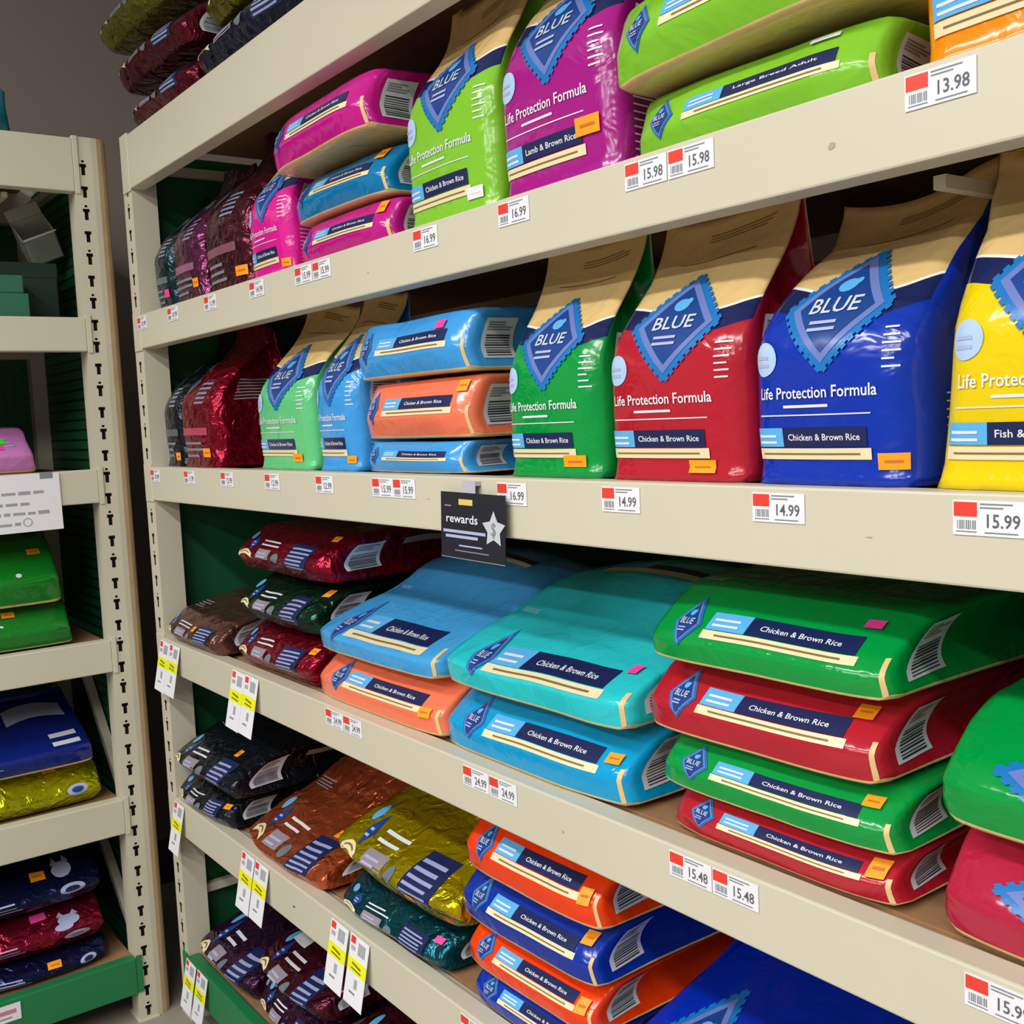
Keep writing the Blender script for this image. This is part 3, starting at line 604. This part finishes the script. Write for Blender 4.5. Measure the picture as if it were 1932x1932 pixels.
front_print(b, t, 'brand_lettering', lambda p: (p.lines(-0.5, 0.48, -0.02, 0.16, 2, m_whitep, 0, 0.5, 0.2), p.disc(0.58, 0.0, 0.03, 0.06, m_whitep)))
t, b = lbag('yellow-gold foil bag under the blue bag on the left unit', 'foil_lie', (176, 178, 12), -0.60, -0.126, XF, S5, 0.655, 0.40, None, [('o', 0.5, 0.9, 0.12, 0.12)], swell=0.03)
front_print(b, t, 'round_emblem', lambda p: (p.disc(0.72, -0.1, 0.12, 0.26, m_lav), p.disc(0.72, -0.1, 0.07, 0.14, m_dia3, 1)))
t, b = lbag('deep blue bag with a silver print above the gold foil bag, left unit', 'lie', (14, 34, 120), -0.62, -0.142, XF, 0.662, 0.790, 0.44, None, swell=0.08, up=0.14, crease=-0.4)
front_print(b, t, 'brand_lettering', lambda p: (p.lines(-0.6, 0.2, -0.6, -0.2, 3, m_lav, 0, 0.3, 0.2), None))
front_print(b, t, 'silver_emblem', lambda p: p.rect(0.3, 0.45, 0.9, 0.75, m_lav, 0, bend=0.1))
front_print(b, t, 'white_lettering', lambda p: p.lines(0.62, 0.95, -0.2, 0.2, 2, m_whitep, 0, 0.5, 0.2))
NB = (30, 36, 84)
t, b = lbag('navy foil bag at the bottom of the left unit stack', 'foil_lie', NB, -0.64, -0.146, XF, S6, 0.215, 0.42, None, [('o', 0.46, 0.3, 0.14, 0.5)], swell=0.02)
front_print(b, t, 'brand_lettering', lambda p: (p.lines(-0.6, 0.3, -0.5, 0.2, 3, m_lav, 0, 0.35, 0.2)))
front_print(b, t, 'round_emblem', lambda p: (p.disc(0.80, -0.1, 0.09, 0.38, m_lav), p.disc(0.80, -0.1, 0.05, 0.2, m_navy, 1)))
t, b = lbag('crimson foil bag between two navy foil bags, left unit', 'foil_lie', (146, 22, 52), -0.64, -0.146, XF, 0.228, 0.318, 0.42, None, [('p', 0.40, 0.75, 0.16, 0.26)], swell=0.02)
front_print(b, t, 'brand_lettering', lambda p: (p.lines(-0.6, 0.3, -0.5, 0.0, 3, m_lav, 0, 0.3, 0.2)))
front_print(b, t, 'round_emblem', lambda p: (p.disc(0.72, -0.4, 0.13, 0.2, m_lav), p.disc(0.72, -0.4, 0.07, 0.1, m_grey, 1)))
front_print(b, t, 'kitten_picture', lambda p: (p.disc(0.66, 0.35, 0.10, 0.22, m_lav), p.tri(0.60, 0.62, 0.04, 0.10, m_lav), p.tri(0.72, 0.62, 0.04, 0.10, m_lav), p.disc(0.60, 0.10, 0.09, 0.16, m_lav)))
t, b = lbag('navy foil bag topmost of the left unit stack', 'foil_lie', NB, -0.64, -0.146, XF, 0.336, 0.425, 0.42, None, [('o', 0.44, 0.45, 0.14, 0.30)], swell=0.06, up=0.10)
front_print(b, t, 'brand_lettering', lambda p: (p.lines(-0.6, 0.3, -0.6, 0.0, 3, m_lav, 0, 0.3, 0.2)))
front_print(b, t, 'round_emblem', lambda p: (p.disc(0.72, -0.25, 0.12, 0.24, m_lav), p.disc(0.72, -0.25, 0.07, 0.12, m_navy, 1)))
front_print(b, t, 'kitten_picture', lambda p: (p.disc(0.66, 0.5, 0.09, 0.24, m_lav), p.tri(0.61, 0.78, 0.035, 0.10, m_lav), p.tri(0.71, 0.78, 0.035, 0.10, m_lav)))

# cartons on the left unit's second shelf
m_gcard = mat('green_carton_card', (40, 104, 78), 0.6, mottle=0.08)
m_dcard = mat('dark_green_carton_card', (10, 44, 30), 0.7, mottle=0.1)
m_kraft = mat('grey_carton_card', (176, 178, 164), 0.75, mottle=0.1)
t = thing('carton', 'closed green carton at the front of the left unit shelf', 'box', (LX - 0.06, -0.42, S2), math.pi / 2)
g = G(); g.box((-0.2, 0, 0), (0.214, 0.075, 0.058), m_gcard); bevel(g.build('box', t), 0.002)
g = G(); g.box((-0.198, 0.006, 0.0585), (0.206, 0.070, 0.100), m_gcard); bevel(g.build('lid', t), 0.003)
t = thing('carton', 'dark green carton behind, carrying the open grey carton', 'box', (LX - 0.14, -0.21, S2), math.pi / 2)
g = G(); g.box((-0.09, 0, 0), (0.09, 0.22, 0.140), m_dcard); bevel(g.build('box', t), 0.002)
g = G(); g.box((-0.0915, -0.0015, 0.105), (0.0915, 0.2215, 0.1405), m_dcard); bevel(g.build('lid', t), 0.002)
t = thing('open_carton', 'open grey carton tipped on its corner on the left unit', 'box', (LX - 0.225, -0.138, 1.905))
t.rotation_euler = (math.radians(30), math.radians(40), math.radians(10))
wt = 0.003; a = 0.040
g = G()
g.box((-a, -a, -a), (a, a, -a + wt), m_kraft)
g.box((-a, -a, -a), (-a + wt, a, a), m_kraft); g.box((a - wt, -a, -a), (a, a, a), m_kraft)
g.box((-a, a - wt, -a), (a, a, a), m_kraft); g.box((-a, -a, -a), (a, -a + wt, a), m_kraft)
g.build('box', t)
for s_ in (-1, 1):
    g = G(); xf = Matrix.Translation((s_ * a, 0, a)) @ Matrix.Rotation(s_ * math.radians(-35), 4, 'Y')
    g.box((0 if s_ > 0 else -0.03, -a, -0.002), (0.03 if s_ > 0 else 0, a, 0.001), m_kraft, xf); g.build('flap', t)
bpy.context.view_layer.update()
lo = min((o.matrix_world @ Vector(c)).z for o in t.children for c in o.bound_box)
t.location.z += S2 + 0.141 - lo

# ------------------------------------------------------------------ price tags
TW, TH = 0.0635, 0.029
def tag_mesh(price):
    g = G(); g.box((0, -0.0008, 0), (TW, 0, TH), m_white); card = g
    r = G(); r.box((0.001, -0.0011, 0.0155), (0.0215, -0.0008, 0.0275), m_red)
    bc = G()
    for i in range(9): bc.box((0.004 + i * 0.0019, -0.0011, 0.005), (0.004 + i * 0.0019 + (0.0012 if i % 3 else 0.0007), -0.0008, 0.0125), m_grey)
    bc.box((0.003, -0.0011, 0.0025), (0.021, -0.0008, 0.0035), m_grey)
    tx = G()
    tx.box((0.024, -0.0011, 0.0255), (0.052, -0.0008, 0.0268), m_grey); tx.box((0.024, -0.0011, 0.0225), (0.044, -0.0008, 0.0238), m_grey)
    v, f, _ = text_mesh(price)
    tx.add([(0.044 + p[0] * 0.028, -0.0011, 0.0125 + p[1] * 0.0115) for p in v], f, mat('charcoal_print', (92, 94, 104), 0.6))
    tx.box((0.028, -0.0011, 0.0022), (0.056, -0.0008, 0.0034), m_grey)
    out = []
    for nm, gg in (('card', card), ('red_square', r), ('barcode', bc), ('lettering', tx)):
        o = gg.build(nm); out.append(o.data); bpy.data.objects.remove(o)
    return out
_tags = {}
def price_tag(x, ztop, label, price='15.99', rot=0.0):
    if price not in _tags: _tags[price] = tag_mesh(price)
    t = thing('price_tag', label, 'price tag', (x, -0.0005, ztop - 0.006 - TH), 0, 'price tags on the cream beams')
    if rot: t.rotation_euler = (0, rot, 0)
    for me, nm in zip(_tags[price], ('card', 'red_square', 'barcode', 'lettering')):
        o = bpy.data.objects.new(nm, me); link(o, t)
for x, lab, pr in [(-0.012, 'white price tag at the post end of the second beam', '10.99'), (0.194, 'price tag on the second beam under the mauve foil bag', '10.99'),
                   (0.410, 'price tag on the second beam under the wine-brown foil bag', '11.99'), (0.638, 'price tag on the second beam under the small magenta bag', '14.99'),
                   (0.831, 'left one of the paired price tags under the magenta stack', '15.99'), (0.898, 'right one of the paired price tags under the magenta stack', '15.99'),
                   (1.216, 'price tag on the second beam under the lime standing bag', '16.99'), (1.422, 'price tag on the second beam under the purple standing bag', '16.99'),
                   (1.658, 'left one of the paired price tags under the lime lying bags', '15.98'), (1.724, 'right one of the paired price tags under the lime lying bags', '15.98'),
                   (2.002, 'price tag under the orange bag at the right of the second beam', '13.98')]:
    price_tag(x, 1.718, lab, pr)
for x, lab, pr in [(0.002, 'price tag under the navy black foil bag at the post', '10.99'), (0.224, 'price tag under the standing crimson foil bag', '11.99'),
                   (0.435, 'price tag on the third beam in the gap before the mint bag', '12.99'), (0.651, 'price tag under the mint green bag', '12.99'),
                   (0.862, 'price tag under the sky blue standing bag', '12.99'), (1.058, 'left one of the paired tags under the sky blue and salmon stack', '15.99'),
                   (1.122, 'right one of the paired tags under the sky blue and salmon stack', '15.99'), (1.392, 'price tag under the green standing bag, right of the black sign', '16.99'),
                   (1.600, 'price tag under the red standing bag', '14.99'), (1.826, 'price tag under the royal blue standing bag', '14.99'), (2.042, 'price tag under the yellow bag', '15.99')]:
    price_tag(x, 1.365, lab, pr)
for x, lab, pr in [(0.846, 'left one of the paired tags under the salmon lying bag', '24.99'), (0.912, 'right one of the paired tags under the salmon lying bag', '24.99'),
                   (1.276, 'left one of the paired tags under the cyan bag', '24.99'), (1.341, 'right one of the paired tags under the cyan bag', '24.99'),
                   (1.692, 'left one of the paired tags under the green and red stack', '15.48'), (1.757, 'right one of the paired tags under the green and red stack', '15.48'),
                   (2.049, 'price tag at the right end of the fourth beam under the crimson bag', '15.99')]:
    price_tag(x, 0.957, lab, pr)
price_tag(1.236, 0.566, 'price tag at the bottom edge of the photo on the fifth beam', '15.99')

# hanging sale slips with a yellow band
def sale_slip(x, ztop, ln, label, swing, dy=0.0):
    t = thing('sale_slip', label, 'price tag', (x, -0.0015 - dy, ztop), 0, 'hanging sale slips with a yellow band')
    t.rotation_euler = (math.radians(-swing), math.radians(2.0), 0)
    w = 0.064
    g = G(); g.box((0, -0.0006, -ln), (w, 0, 0), m_white); g.build('card', t)
    g = G(); g.box((0.003, -0.0009, -0.015), (0.019, -0.0006, -0.003), m_red); g.build('red_square', t)
    g = G(); g.box((0, -0.0009, -ln * 0.53), (w, -0.0006, -ln * 0.33), m_yellow)
    g.bar((0.016, -0.0010, -ln * 0.395), (0.046, -0.0010, -ln * 0.425), 0.0004, 0.004, mat('olive_ink', (120, 120, 10), 0.6)); g.bar((0.014, -0.0010, -ln * 0.47), (0.048, -0.0010, -ln * 0.485), 0.0004, 0.003, mat('olive_ink', (120, 120, 10), 0.6)); g.build('yellow_band', t)
    g = G()
    for i in range(6): g.box((0.006 + i * 0.0026, -0.0009, -0.027), (0.0072 + i * 0.0026, -0.0006, -0.019), m_grey)
    for i in range(5): g.box((0.030 + i * 0.005, -0.0009, -0.029), (0.033 + i * 0.005, -0.0006, -0.008), m_grey)
    for i in range(4): g.box((0.030 + i * 0.0028, -0.0009, -ln * 0.74), (0.0315 + i * 0.0028, -0.0006, -ln * 0.60), m_grey)
    g.box((0.016, -0.0009, -ln * 0.83), (0.036, -0.0006, -ln * 0.80), m_grey); g.build('print_lines', t)['kind'] = 'stuff'
for x, z, lab in [(-0.012, 0.952, 'left yellow-banded slip of the pair on the post at the fourth beam'), (0.054, 0.952, 'right yellow-banded slip of the pair on the post at the fourth beam'),
                  (0.430, 0.952, 'left yellow-banded slip of the pair under the crimson foil stack'), (0.496, 0.952, 'right yellow-banded slip of the pair under the crimson foil stack'),
                  (0.002, 0.560, 'single yellow-banded slip on the fifth beam at the post'),
                  (0.415, 0.562, 'left yellow-banded slip of the pair under the copper orange foil bag'), (0.484, 0.562, 'right yellow-banded slip of the pair under the copper orange foil bag'),
                  (0.822, 0.560, 'left yellow-banded slip of the pair under the dark teal foil bag'), (0.896, 0.560, 'right yellow-banded slip of the pair under the dark teal foil bag'),
                  (0.004, 0.165, 'left yellow-banded slip on the green kick beam'), (0.078, 0.165, 'right yellow-banded slip on the green kick beam')]:
    sale_slip(x, z, 0.118, lab, 11)

# ------------------------------------------------------------------ black rewards sign clipped to the third beam
t = thing('shelf_sign', 'black square sign with a silver star clipped under the third beam', 'sign', (1.270, -0.010, 1.345))
t.rotation_euler = (math.radians(-2), math.radians(0.8), 0)
m_sign = mat('black_sign_card', (30, 32, 44), 0.35)
w, h = 0.152, 0.092
g = G(); g.box((0, -0.0008, -h), (w, 0, 0), m_sign); g.build('card', t)
g = G(); g.box((0.052, -0.0006, -0.002), (0.084, 0.0004, 0.016), mat('clear_clip_plastic', (186, 184, 196), 0.2)); g.box((0.052, 0.0004, 0.010), (0.084, 0.0095, 0.016), mat('clear_clip_plastic', (186, 184, 196), 0.2)); g.build('clip', t)
g = G()
v, f, _ = text_mesh('rewards'); g.add([(0.052 + p[0] * 0.076, -0.0012, -0.036 + p[1] * 0.012) for p in v], f, m_whitep)
for z0, x0, x1, hh, mm in [(-0.056, 0.006, 0.108, 0.004, m_lav), (-0.063, 0.012, 0.090, 0.004, m_lav), (-0.074, 0.045, 0.100, 0.002, m_lav), (-0.081, 0.035, 0.115, 0.0015, m_grey), (-0.020, 0.010, 0.026, 0.002, m_grey), (-0.0915, 0.0, w, 0.0012, m_grey)]:
    g.box((x0, -0.0012, z0), (x1, -0.0009, z0 + hh), mm)
g.build('lettering', t)
g = G(); g.box((0.045, -0.0012, -0.017), (0.078, -0.0009, -0.009), mat('gold_print', (226, 196, 104), 0.4)); g.build('gold_badge', t)
g = G(); pts = []
for i in range(10):
    r = 0.027 if i % 2 == 0 else 0.0145; a = math.pi / 2 + i * math.pi / 5
    pts.append((0.127 + r * math.cos(a), -0.0014, -0.046 + r * math.sin(a) * 0.92))
g.add([(0.127, -0.0014, -0.046)] + pts, [(0, 1 + i, 1 + (i + 1) % 10) for i in range(10)], mat('silver_star_print', (196, 200, 208), 0.35))
v, f, _ = text_mesh('$'); g.add([(0.127 + p[0] * 0.010, -0.0018, -0.047 + p[1] * 0.021) for p in v], f, m_grey)
g.build('star', t)

# paper notice and small tag on the left unit
t = thing('paper_notice', 'white paper notice taped to the third beam of the left unit', 'sign', (LX + 0.003, -0.50, 1.361), math.pi / 2)
t.rotation_euler = (0, math.radians(-0.5), math.pi / 2)
g = G(); g.box((0, -0.0006, -0.130), (0.312, 0, 0), m_white); g.build('sheet', t)
g = G()
rr = random.Random(4); m_ink = mat('soft_grey_ink', (158, 158, 168), 0.6)
for zz, x1 in ((-0.042, 0.276), (-0.066, 0.258), (-0.088, 0.284), (-0.111, 0.236)):
    xx = 0.02
    while xx < x1 - 0.01:      # words of the notice, too soft in the photo to read
        ww = min(rr.uniform(0.012, 0.034), x1 - xx); g.box((xx, -0.0009, zz - 0.003 * rr.uniform(0.8, 1.3)), (xx + ww, -0.0006, zz + 0.0035 * rr.uniform(0.8, 1.3)), m_ink); xx += ww + 0.006
for k in range(14):
    a0, a1 = k * math.pi / 7, (k + 1) * math.pi / 7
    g.bar((0.236 + 0.009 * math.cos(a0), -0.0008, -0.108 + 0.009 * math.sin(a0)), (0.236 + 0.009 * math.cos(a1), -0.0008, -0.108 + 0.009 * math.sin(a1)), 0.0004, 0.002, m_ink)
g.build('lettering', t)
g = G(); g.box((0.270, -0.0010, -0.012), (0.298, -0.0004, 0.002), m_grey); g.build('tape', t)
t = thing('kick_tag', 'small white tag with red print on the green kick beam, left unit', 'price tag', (LX + 0.001, -0.432, 0.116), math.pi / 2)
g = G(); g.box((0, -0.0008, 0), (0.066, 0, 0.040), m_white); g.build('card', t)
g = G(); g.box((0.008, -0.0011, 0.018), (0.056, -0.0008, 0.028), mat('faded_red_print', (206, 130, 150), 0.5)); g.box((0.012, -0.0011, 0.008), (0.046, -0.0008, 0.011), m_grey); g.build('lettering', t)

# a few scuffs worn into the paint of the right unit's beams
m_scuff = mat('scuffed_paint', (168, 162, 146), 0.6)
_beams = [o for o in bpy.data.objects if o.name.startswith('beam') and o.parent and o.parent.name == 'shelving_unit']
_beams.sort(key=lambda o: -max(v.co.z for v in o.data.vertices))
for bi, x, z, w_, h_ in ((1, 1.927, 1.672, 0.010, 0.008), (1, 1.08, 1.672, 0.008, 0.002), (2, 1.96, 1.322, 0.010, 0.0015), (2, 1.22, 1.331, 0.012, 0.0012), (4, 0.655, 0.521, 0.012, 0.004), (3, 1.50, 0.915, 0.006, 0.004)):
    g = G(); n = 9; r = random.Random(int(x * 1000))
    pts = [(x + w_ / 2 * math.cos(k * 2 * math.pi / n) * r.uniform(.6, 1), -0.0004, z + h_ / 2 * math.sin(k * 2 * math.pi / n) * r.uniform(.6, 1)) for k in range(n)]
    g.add(pts, [tuple(range(n))], m_scuff if bi != 4 else m_black); g.build('scuff_mark', _beams[bi])
